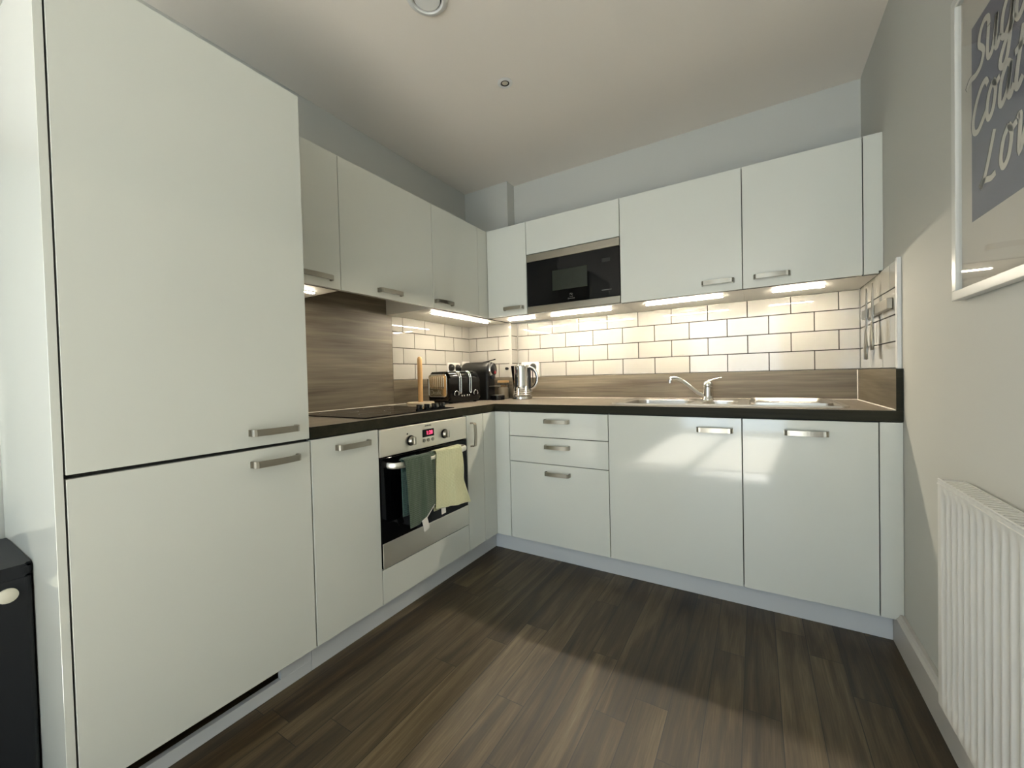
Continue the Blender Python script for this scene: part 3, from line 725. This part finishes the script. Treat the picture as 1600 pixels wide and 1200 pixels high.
# ribbed steel side (facing -y) and its twin on the far side
for s in (-1, 1):
    bm = NB(); yy = s*(TWd/2+.0010)
    nrib = 9; x0, x1, z0, z1 = -TD/2+.016, TD/2-.022, .046, .182
    cols = 72; rows_ = 26; grid = []
    for i in range(cols+1):
        u = i/cols; col = []
        for j in range(rows_+1):
            v = j/rows_; x = lerp(x0, x1, u); z = lerp(z0, z1, v)
            rr = .020   # rounded top corners
            if z > z1-rr:
                dz = z-(z1-rr); lim = math.sqrt(max(0, rr*rr-dz*dz)); x = lerp(x0+rr-lim, x1-rr+lim, u)
            amp_ = .0045*abs(math.sin(PI*nrib*u)) * min(1, max(0, (v-.34)/.08)) * min(1, max(0,(1-v)/.08)) * (1 if u < .86 else 0)
            col.append(bm.verts.new((x, yy + s*amp_, z)))
        grid.append(col)
    for i in range(cols):
        for j in range(rows_): bm.faces.new((grid[i][j], grid[i+1][j], grid[i+1][j+1], grid[i][j+1])).smooth = True
    pn_ = obj('side_panel', bm, 'toaster_steel', ts, local=True)
    bm = NB(); pts = rrect(x0-.002, x1+.002, z0-.002, z1+.003, .020, 6)
    sweep(bm, [(x, yy, z) for x, z in pts] + [(pts[0][0], yy, pts[0][1])], circ(.0028, 8), side=(0,1,0)); obj('panel_rim', bm, 'chrome', pn_, local=True, smooth=60)
    if s < 0:
        bm = text_bm('Dualit', .044, .0012); xform(bm, Matrix.Translation((-.022, yy-.001, .070)) @ NY); obj('embossed_name', bm, 'steel', pn_, local=True)
# chrome top with slots
bm = NB(); prism(bm, rrect(-.078, .078, -.118, .118, .02), THt+.0002, THt+.0030); tp_ = obj('top_plate', bm, 'chrome', ts, local=True)
for k in range(4):
    bm = NB(); yk = -.084 + k*.056; prism(bm, rrect(-.066, .066, yk-.014, yk+.014, .006), THt+.0031, THt+.0038); obj('slot', bm, 'gap', tp_, local=True)
for s in (-1, 1):
    yk = s*.046
    bm = NB(); fx = TD/2+.004
    P = [(TD/2-.030, yk, THt+.003), (TD/2-.008, yk, THt-.008), (TD/2+.003, yk, THt-.034), (fx+.001, yk, .150), (fx+.001, yk, .068)]
    for d in (-.0075, .0075): sweep(bm, [(p[0], p[1]+d, p[2]) for p in P], circ(.0030, 8), side=(0,1,0))
    sweep(bm, [(fx+.001, yk-.0075, .068), (fx+.001, yk-.004, .062), (fx+.001, yk+.004, .062), (fx+.001, yk+.0075, .068)], circ(.0030, 8), side=(1,0,0))
    obj('lever_track', bm, 'chrome', ts, local=True, smooth=60)
    bm = NB(); sweep(bm, [(fx-.006, yk+s*0+.012, .163), (fx+.016, yk+.012, .165), (fx+.022, yk+.030, .163)], circ(.0055, 10, .004), side=(0,0,1)); obj('lever', bm, 'black', ts, local=True, smooth=60)
    bm = NB(); yk2 = s*.088
    cyl(bm, (fx-.004, yk2, .060), .0195, .012, 'x', 32, bev=.002); kb = obj('dial', bm, 'black', ts, local=True, smooth=40)
    bm = NB(); arc = [(fx+.008, yk2 + .019*math.cos(a), .060 + .019*math.sin(a)) for a in [PI*(-.15+1.3*k/16) for k in range(17)]]
    sweep(bm, arc, circ(.0030, 8), side=(1,0,0)); obj('chrome_arc', bm, 'chrome', kb, local=True, smooth=60)
for yk2 in (-.036, -.016, .012, .032):
    bm = NB(); cyl(bm, (TD/2, yk2, .046), .0052, .008, 'x', 16, bev=.001); obj('button', bm, 'chrome', ts, local=True, smooth=40)
for a in (-1, 1):
    for b in (-1, 1):
        bm = NB(); cyl(bm, (a*.08, b*.11, 0), .012, .0125, seg=16); obj('foot', bm, 'blackm', ts, local=True)

# coffee machine: local +x is the front (cup side)
cm = empty('coffee_machine', (-.36, .345, WT), 'compact black capsule coffee machine behind the toaster', 'coffee machine', rz=math.radians(3))
bm = NB(); prism(bm, rrect(-.115, .108, -.052, .052, .02), .0, .19, bev=.004); obj('body', bm, 'blackm', cm, local=True, smooth=40)
bm = NB()   # rounded barrel head lying along x
RX = Matrix.Rotation(PI/2, 4, 'Y')
lathe(bm, [(0,-.13), (.035,-.130), (.050,-.120), (.056,-.10), (.056,.090), (.052,.108), (.046,.112), (0,.112)], (0,0,.215), 40, RX)
obj('barrel_head', bm, 'grey', cm, local=True, smooth=45)
bm = NB(); lathe(bm, [(.032,.110), (.047,.111), (.050,.117), (.047,.123), (.034,.122)], (0,0,.215), 40, RX); rg = obj('front_ring', bm, 'chrome', cm, local=True, smooth=50)
bm = NB(); lathe(bm, [(0,.1125), (.034,.1125), (.033,.124), (.02,.128), (0,.129)], (0,0,.213), 32, RX); obj('front_cap', bm, 'blackm', cm, local=True, smooth=50)
bm = NB(); cyl(bm, (.124, .012, .196), .012, .009, 'x', 20, bev=.002); obj('button', bm, 'red', cm, local=True, smooth=50)
bm = NB(); sweep(bm, [(.045, 0, .268), (.08, 0, .274), (.11, 0, .281), (.138, 0, .287)], [circ(.012, 10, .006), circ(.011, 10, .004), circ(.009, 10, .0035), circ(.009, 10, .0035)], side=(0,0,1)); obj('lever', bm, 'blackm', cm, local=True, smooth=60)
bm = NB(); prism(bm, rrect(.1085, .195, -.050, .050, .03), .0, .032, bev=.003); tr_ = obj('drip_tray', bm, 'black', cm, local=True, smooth=40)
bm = NB(); prism(bm, rrect(.115, .188, -.042, .042, .025), .0325, .0355); obj('tray_grid', bm, 'steel', tr_, local=True)
bm = NB(); lathe(bm, [(0,.094), (.042,.094), (.045,.097), (.042,.100), (0,.100)], (.130, 0, 0), 32); obj('cup_rest', bm, 'steel', cm, local=True, smooth=50)
bm = NB(); prism(bm, rrect(.1085, .128, -.022, .022, .009), .150, .180, bev=.003); obj('outlet', bm, 'black', cm, local=True, smooth=40)
bm = NB(); prism(bm, rrect(-.145, -.116, -.046, .046, .012), .01, .235, bev=.003); obj('water_tank', bm, 'blackg', cm, local=True, smooth=40)

# kettle
kt = empty('kettle', (-.075, .47, WT), 'polished steel jug kettle with ridged base, in the worktop corner', 'kettle', rz=math.radians(12))
bm = NB()
pr = [(0,.020), (.066,.020), (.067,.026)]
z = .026
for k in range(4):
    pr += [(.0665-.0012*k,z), (.0695-.0015*k,z+.005), (.0675-.0015*k,z+.010)]; z += .013
pr += [(.0595, z+.004), (.0575,.10), (.0560,.16), (.0545,.226), (.0555,.236), (.054,.240), (.050,.236), (0,.236)]
lathe(bm, pr, seg=56); kb_ = obj('body', bm, 'chrome', kt, local=True, smooth=40)
bm = NB(); lathe(bm, [(0,0), (.070,0), (.074,.004), (.073,.014), (.066,.0195), (0,.0195)], seg=48); obj('power_base', bm, 'chrome', kt, local=True, smooth=40)
bm = NB(); lathe(bm, [(0,.2362), (.050,.2362), (.049,.238), (.030,.2395), (0,.240)], seg=40); lid = obj('lid', bm, 'chrome', kt, local=True, smooth=50)
bm = NB()  # long spout down the left side
top = [(-.050,-.020), (-.078,-.006), (-.080,0), (-.078,.006), (-.050,.020)]; bot = [(-.056,-.016), (-.061,-.005), (-.062,0), (-.061,.005), (-.056,.016)]
levels = [(.238, top), (.20, [(lerp(a[0],b[0],.25), a[1]) for a, b in zip(top, bot)]), (.095, bot)]
rs = [[bm.verts.new((x, y, zz)) for x, y in pl_] for zz, pl_ in levels]
for A, B in zip(rs, rs[1:]):
    for i in range(4): bm.faces.new((A[i], A[i+1], B[i+1], B[i]))
bm.faces.new(rs[0]); bm.faces.new(rs[-1]); obj('spout', bm, 'blackg', kb_, local=True)
bm = NB(); P = [(.045,0,.222), (.066,0,.228), (.090,0,.215), (.110,0,.188), (.118,0,.155), (.115,0,.120), (.102,0,.094), (.084,0,.078), (.066,0,.070)]
sweep(bm, P, circ(.0075, 12, .010), side=(0,1,0)); hd = obj('handle', bm, 'chrome', kt, local=True, smooth=60)
bm = NB(); sweep(bm, [(p[0]-.008 if p[0] > .06 else p[0], p[1], p[2]-(.004 if p[2] > .15 else -.004)) for p in P[1:-1]], circ(.0045, 10, .009), side=(0,1,0)); obj('inner_grip', bm, 'blackm', hd, local=True, smooth=60)
bm = NB(); box(bm, .052, .066, -.010, .010, .060, .225, .003, 2); obj('handle_mount', bm, 'blackm', kt, local=True)
bm = NB(); box(bm, .060, .078, -.006, .006, .052, .058, .002, 2); obj('switch', bm, 'chrome', kt, local=True)

# jar
jr = empty('storage_jar', (-.245, .490, WT), 'small glass jar of beige contents between the coffee machine and kettle', 'jar')
bm = NB(); lathe(bm, [(0,.0), (.038,0), (.041,.004), (.041,.105), (.036,.112), (.036,.118), (.034,.118), (.034,.110), (.0385,.103), (.0385,.006), (0,.004)], seg=36); obj('glass', bm, 'jar', jr, local=True, smooth=50)
bm = NB(); lathe(bm, [(0,.0045), (.037,.0045), (.0375,.078), (.030,.084), (0,.086)], seg=32); obj('contents', bm, 'cookie', jr, local=True, smooth=50)
bm = NB(); lathe(bm, [(0,.1185), (.042,.1185), (.043,.122), (.043,.132), (.041,.135), (0,.135)], seg=36); obj('lid', bm, 'wood', jr, local=True, smooth=40)
bm = NB()
for (a, b, cz) in ((-.014,.010,.088), (.012,-.012,.090), (.016,.014,.087), (-.012,-.015,.091)):
    lathe(bm, [(0,0), (.011,.001), (.013,.004), (.011,.008), (0,.009)], (a, b, cz), 16)
obj('biscuits', bm, 'biscuit', jr, local=True)

# sockets and plugs
def socket(name, face, u, z, w, h, plane, label, sw=()):
    M_ = Matrix.Translation((plane+.0102, u, z)) @ PX if face == '+x' else Matrix.Translation((u, plane-.0102, z)) @ NY
    loc = M_.to_translation()
    c = empty('wall_socket', loc, label, 'socket', 'white sockets on the tiles')
    ORG[c.name] = Vector(loc)
    bm = NB(); prism(bm, rrect(-w/2, w/2, -h/2, h/2, .006), .0, .009, bev=.002); xform(bm, M_); fp = obj('faceplate', bm, 'socket', c)
    for sx_ in sw:
        bm = NB(); box(bm, sx_-.006, sx_+.006, h/2-.030, h/2-.012, .009, .0125, .001, 1); xform(bm, M_); obj('switch', bm, 'socket', fp)
    return M_
def plug(face, M_, px, py, label, r=.021):
    loc = (M_ @ Matrix.Translation((px, py, .0095))).to_translation()
    c = empty('plug', loc, label, 'plug', 'black plugs in the sockets')
    bm = NB(); lathe(bm, [(0,0), (r,0), (r,.012), (r*.8,.024), (r*.45,.030), (0,.031)], (px, py, .0095), 24); 
    for v in bm.verts: v.co.y = py + (v.co.y-py)*1.18
    xform(bm, M_); obj('plug_body', bm, 'grey', c, smooth=50)
    bm = NB(); P = [(px, py-.020, .022), (px, py-.045, .024), (px-.003, py-.085, .018), (px-.005, py-.120, .012)]
    sweep(bm, P, circ(.0032, 8), side=(0,0,1)); xform(bm, M_); obj('cable', bm, 'blackm', c, smooth=60)
mm = socket('s', '+x', .345, 1.120, .146, .092, XL, 'white double socket on the tiles behind the toaster', (-.012, .012))
plug('+x', mm, -.040, .008, 'left black plug in the socket behind the toaster', .024)
plug('+x', mm, .036, .006, 'black plug in the right half of the socket behind the toaster', .022)
mm = socket('s', '+x', .497, 1.128, .088, .100, XL, 'white single socket on the tiles behind the coffee machine', (-.024,))
plug('+x', mm, -.004, .004, 'black plug partly hidden by the coffee machine', .015)
mm = socket('s', '-y', -.098, 1.100, .146, .118, YB, 'white double socket on the back tiles behind the kettle', (.0,))
plug('-y', mm, .030, .018, 'black plug behind the kettle handle', .024)
bm = NB(); lathe(bm, [(0,0), (.009,0), (.010,.004), (.008,.008), (.008,.014), (.011,.017), (.010,.022), (0,.023)], (-.240, YC-.0106, 1.112), 20, Matrix.Rotation(PI/2, 4, 'X'))
tag(obj('wall_hook', bm, 'blackm', smooth=40), 'tiny round black hook on the boxed-corner tiles left of the kettle', 'hook')

# ------------------------------------------------------------------ knife rack on the right wall
bm = NB(); box(bm, XR-.030, XR-.0107, .075, .50, 1.279, 1.322, .003, 2); tg = obj('magnetic_rack', bm, 'steel')
tag(tg, 'brushed steel magnetic knife strip on the right wall tiles', 'knife rack')
def knife(y, zb, zt_, w, label):
    """steel knife hanging handle down; zb end of handle, zt_ tip"""
    c = empty('kitchen_knife', (XR-.034, y, zb), label, 'knife', 'steel knives on the magnetic strip')
    x = XR-.0325; H = zt_-zb; hl = H*.42
    bm = NB(); zs = [0, .004, .05*H/.3, .5*hl, .8*hl, hl]; ws = [w*.72, w*.85, w, w*.86, w*.62, w*.52]; tk = [.010,.012,.015,.013,.009,.006]
    sec = [circ(t_/2, 14, w_/2) for w_, t_ in zip(ws, tk)]
    sweep(bm, [(x-.004, y, zb+z_) for z_ in zs], sec, side=(0,1,0)); obj('handle', bm, 'knife', c, smooth=50)
    bm = NB(); pts = [(-w*.30, hl), (w*.30, hl), (w*.42, hl+.012), (w*.36, H*.75), (w*.10, H*.95), (-w*.10, H), (-w*.30, H*.93)]
    a = [bm.verts.new((x-.0002, y+p, zb+q)) for p, q in pts]; b = [bm.verts.new((x-.0022, y+p, zb+q)) for p, q in pts]
    bm.faces.new(a); bm.faces.new(b)
    for i in range(len(pts)): bm.faces.new((a[i], a[(i+1)%len(pts)], b[(i+1)%len(pts)], b[i]))
    obj('blade', bm, 'knife', c)
knife(.385, 1.090, 1.412, .050, 'knife hanging farther back on the strip, nearer the corner')
knife(.275, 1.128, 1.416, .046, 'shorter knife hanging nearer the middle of the strip')

# ------------------------------------------------------------------ picture on the right wall
pc = empty('framed_print', (XR-.01, -.78, 1.22), 'white framed lettering print hanging on the right wall', 'picture')
PY0, PY1, PZ0, PZ1 = -1.035, -.505, 1.222, 1.992
bm = NB(); fr = .024; xf0, xf1 = XR-.022, XR-.0005
for y0, y1, z0, z1 in ((PY0, PY1, PZ0, PZ0+fr), (PY0, PY1, PZ1-fr, PZ1), (PY0, PY0+fr, PZ0+fr, PZ1-fr), (PY1-fr, PY1, PZ0+fr, PZ1-fr)): box(bm, xf0, xf1, y0, y1, z0, z1, .0012, 1)
obj('frame', bm, 'frame', pc)
bm = NB(); box(bm, XR-.010, XR-.002, PY0+fr, PY1-fr, PZ0+fr, PZ1-fr); pp = obj('paper', bm, 'mount', pc)
bm = NB(); box(bm, XR-.0108, XR-.0101, PY0+.083, -.588, 1.401, 1.864); obj('blue_panel', bm, 'blue', pp)
bm = NB(); box(bm, XR-.0165, XR-.0150, PY0+fr, PY1-fr, PZ0+fr, PZ1-fr); obj('glazing', bm, 'picglass', pc)
# hand lettered script, strokes given in letter cells (u right, v up); reading direction is -y
GL = {
 'S': [[(.72,.78),(.66,.98),(.46,1.04),(.30,.86),(.30,.62),(.46,.46),(.56,.30),(.46,.06),(.22,-.02),(-.05,.02),(-.22,-.12)]],
 'u': [[(.0,.62),(.02,.15),(.14,.0),(.32,.12),(.42,.62)],[(.42,.62),(.42,.12),(.52,.0),(.66,.15)]],
 'g': [[(.52,.55),(.30,.66),(.08,.45),(.06,.12),(.22,-.0),(.44,.18),(.52,.55)],[(.52,.60),(.44,-.30),(.26,-.52),(.08,-.42),(.20,-.18),(.66,.15)]],
 'a': [[(.50,.55),(.30,.66),(.08,.45),(.04,.12),(.18,-.0),(.42,.2),(.50,.60)],[(.50,.60),(.46,.12),(.56,.0),(.70,.15)]],
 'r': [[(.02,.15),(.12,.60),(.22,.70),(.28,.56),(.46,.58),(.44,.2),(.52,.02),(.66,.1)]],
 'C': [[(.70,.86),(.58,1.02),(.36,.96),(.14,.66),(.06,.30),(.16,.04),(.38,-.02),(.62,.16),(.72,.24)]],
 'o': [[(.30,.64),(.10,.48),(.04,.16),(.18,-.0),(.38,.12),(.44,.44),(.30,.64),(.44,.54),(.62,.58)]],
 't': [[(.30,1.0),(.14,.20),(.22,.0),(.42,.12)],[(.0,.66),(.52,.72)]],
 'e': [[(.04,.28),(.32,.36),(.42,.54),(.28,.66),(.10,.46),(.06,.12),(.22,-.0),(.50,.16)]],
 'd': [[(.44,.52),(.26,.62),(.06,.42),(.04,.10),(.18,-.0),(.40,.2),(.46,.56)],[(.62,1.05),(.46,.12),(.56,.0),(.70,.12)]],
 'L': [[(.40,1.0),(.26,.50),(.10,.06),(-.04,-.06),(.12,.04),(.40,-.02),(.58,.02)]],
 'v': [[(.0,.60),(.10,.62),(.16,.02),(.40,.55),(.48,.64),(.62,.58)]],
}
def smoothp(P, n=5):
    out = []
    for i in range(len(P)-1):
        p0, p1, p2, p3 = P[max(i-1,0)], P[i], P[i+1], P[min(i+2, len(P)-1)]
        for k in range(n):
            t = k/n; out.append(tuple(.5*((2*p1[j]) + (-p0[j]+p2[j])*t + (2*p0[j]-5*p1[j]+4*p2[j]-p3[j])*t*t + (-p0[j]+3*p1[j]-3*p2[j]+p3[j])*t**3) for j in (0,1)))
    out.append(P[-1]); return out
def ribbon(bm, P, w, x):
    L_, R_ = [], []
    for i, p in enumerate(P):
        a, b = P[max(i-1,0)], P[min(i+1, len(P)-1)]; tx_, tz_ = b[0]-a[0], b[1]-a[1]; l = math.hypot(tx_, tz_) or 1
        nx_, nz_ = -tz_/l*w/2, tx_/l*w/2
        L_.append((p[0]+nx_, p[1]+nz_)); R_.append((p[0]-nx_, p[1]-nz_))
    rows = [[bm.verts.new((xx, q[0], q[1])) for xx, q in ((x, l1), (x, r1), (x+.0004, r1), (x+.0004, l1))] for l1, r1 in zip(L_, R_)]
    for A, B in zip(rows, rows[1:]):
        for j in range(4): bm.faces.new((A[j], A[(j+1)%4], B[(j+1)%4], B[j]))
    bm.faces.new(rows[0]); bm.faces.new(rows[-1])
def script(word, y0, z0, H, adv, lw):
    for mk, dx, dz, x in (('ink', .006, .003, XR-.0115), ('letter', 0, 0, XR-.0122)):
        bm = NB(); u = 0; first = True
        for ch in word:
            for st in GL[ch]:
                P = smoothp([((u + p[0]*.95*H*(1.15 if ch.isupper() else 1)*adv) + .17*H*p[1], p[1]*H*(1 if ch.isupper() else 1.22)) for p in st])
                ribbon(bm, [(y0 - a + dx, z0 + b + dz) for a, b in P], lw, x)
            u += H*adv*(.80 if ch.isupper() else .62)
        obj('word_shadow' if mk == 'ink' else 'word', bm, mk, pp)
script('Sugar', -.590, 1.742, .092, 1.02, .0135)
script('Coated', -.588, 1.606, .092, .98, .0135)
script('Love', -.640, 1.472, .098, 1.02, .0135)

# ------------------------------------------------------------------ radiator
rd = empty('radiator', (1.79, -1.1, .15), 'white ribbed panel radiator fixed low on the right wall', 'radiator')
RY0, RY1, RZ0, RZ1, RXF, RXB = -1.75, -.535, .153, .752, 1.763, 1.800
bm = NB(); pitch_ = .0335; ny = int((RY1-RY0)*1000/4.2); vs = []
zl = [RZ0, RZ0+.012, RZ0+.030, RZ0+.050] + [lerp(RZ0+.05, RZ1-.055, k/6) for k in range(1, 6)] + [RZ1-.055, RZ1-.040, RZ1-.018, RZ1]
for i in range(ny+1):
    y = lerp(RY0, RY1, i/ny); ph_ = ((RY1 - .022 - y)/pitch_)
    rib = .5-.5*math.cos(2*PI*ph_) if 0 <= ph_ <= math.floor((RY1-RY0-.044)/pitch_) else 0
    rib = min(1, max(0, rib*1.6-.2)); col = []
    for z in zl:
        k = 1 if RZ0+.05 <= z <= RZ1-.055 else (.5 if z in (RZ0+.030, RZ1-.040) else 0)
        col.append(bm.verts.new((RXF + .012*rib*k, y, z)))
    vs.append(col)
for i in range(ny):
    for j in range(len(zl)-1): bm.faces.new((vs[i][j], vs[i+1][j], vs[i+1][j+1], vs[i][j+1])).smooth = True
obj('front_panel', bm, 'rad', rd)
bm = NB(); box(bm, RXF+.011, RXF+.016, RY0+.004, RY1-.004, RZ0+.002, RZ1-.014); obj('back_panel', bm, 'rad', rd)
bm = NB(); box(bm, RXF-.0005, RXF+.0035, RY0, RY1, RZ1, RZ1+.005, .001, 1)
box(bm, RXF-.002, RXF+.001, RY0, RY1, RZ1-.012, RZ1-.008, .001, 1)
box(bm, XR-.012, XR-.009, RY0+.01, RY1-.002, RZ1-.004, RZ1+.002)
for k in range(60):
    y = RY1-.014-k*.020; box(bm, RXF+.0035, XR-.012, y-.0065, y+.0065, RZ1-.002, RZ1+.0002)
    box(bm, RXF+.0035, XR-.012, y+.0065, y+.0135, RZ1-.005, RZ1-.003)
obj('top_grille', bm, 'rad', rd)
bm = NB(); box(bm, RXF+.0005, XR-.012, RY1, RY1+.0012, RZ0+.02, RZ1+.002); box(bm, RXF+.0005, XR-.012, RY0-.0012, RY0, RZ0+.02, RZ1+.002); obj('side_panel', bm, 'rad', rd)
bm = NB()
for y in (RY1-.22, RY0+.22): box(bm, XR-.012, XR-.0005, y-.015, y+.015, RZ0+.06, RZ1-.05)
obj('bracket', bm, 'rad', rd)
bm = NB()
for k in range(30):
    y = RY1-.03-k*.0335; box(bm, RXF+.001, RXF+.006, y-.010, y+.010, RZ0-.004, RZ0+.001, .001, 1)
lt = obj('lower_lugs', bm, 'rad', rd)
bm = NB(); sweep(bm, [(RXF+.02, RY0+.03, RZ0+.01), (RXF+.02, RY0+.03, 0)], circ(.0075, 12), side=(1,0,0)); obj('pipe', bm, 'rad', rd, smooth=60)
bm = NB(); sweep(bm, [(RXF+.013, RY1-.09, RZ0+.02), (RXF+.013, RY1-.09, 0)], circ(.0075, 12), side=(1,0,0)); 
bm.free()

# ------------------------------------------------------------------ ceiling fittings
cv = empty('ceiling_vent', (.30, -.838, ZC), 'large round white extractor vent in the ceiling, cut by the photo top', 'ceiling vent')
DN = Matrix.Rotation(PI, 4, 'X')
bm = NB(); lathe(bm, [(.050,.0002), (.078,.0002), (.079,.004), (.072,.011), (.060,.013), (.056,.010), (.054,.002)], seg=56, R=DN); obj('outer_ring', bm, 'trim', cv, local=True, smooth=40)
bm = NB(); lathe(bm, [(0,.012), (.030,.013), (.047,.012), (.050,.009), (.048,.006), (0,.004)], seg=56, R=DN); obj('valve_disc', bm, 'trim', cv, local=True, smooth=40)
bm = NB(); cyl(bm, (0,0,-.0015), .054, .0013, seg=40); obj('dark_throat', bm, 'gap', cv, local=True)
dl = empty('ceiling_downlight', (.31, -.296, ZC), 'tiny round unlit recessed fitting in the middle of the ceiling', 'ceiling light')
bm = NB(); lathe(bm, [(.021,.0002), (.036,.0002), (.037,.003), (.030,.0055), (.023,.006), (.021,.003)], seg=40, R=DN); obj('bezel', bm, 'trim', dl, local=True, smooth=40)
bm = NB(); lathe(bm, [(.0155,.0004), (.0208,.0004), (.0205,.0045), (.0160,.0045)], seg=36, R=DN); obj('dark_ring', bm, 'grey', dl, local=True, smooth=40)
bm = NB(); lathe(bm, [(0,.0035), (.010,.0034), (.0152,.0020), (.0152,.0004), (0,.0004)], seg=32, R=DN); obj('lens', bm, 'cream', dl, local=True, smooth=60)

# ------------------------------------------------------------------ bin-like stand-in for an unidentified dark shape beside the tall housing
bn = empty('bin_like_shape', (-.405, -1.9415, 0), 'dark upright bin-like stand-in at the far left beside the tall housing end panel', 'bin')
MAT['bin'] = mat('dark_plastic', (.012,.013,.015), .5, spec=.2)
bm = NB(); prism(bm, rrect(-.17, .17, -.15, .15, .014), 0, .575, bev=.002); obj('body', bm, 'bin', bn, local=True, smooth=40)
bm = NB(); prism(bm, rrect(-.17, .17, -.15, .15, .014), .5755, .608, bev=.008); obj('lid', bm, 'bin', bn, local=True, smooth=40)
bm = NB(); lathe(bm, [(0,0), (.018,0), (.018,.005), (.013,.009), (0,.011)], (.1695, .108, .540), 24, Matrix.Rotation(PI/2, 4, 'Y')); obj('button', bm, 'cream', bn, local=True, smooth=50)
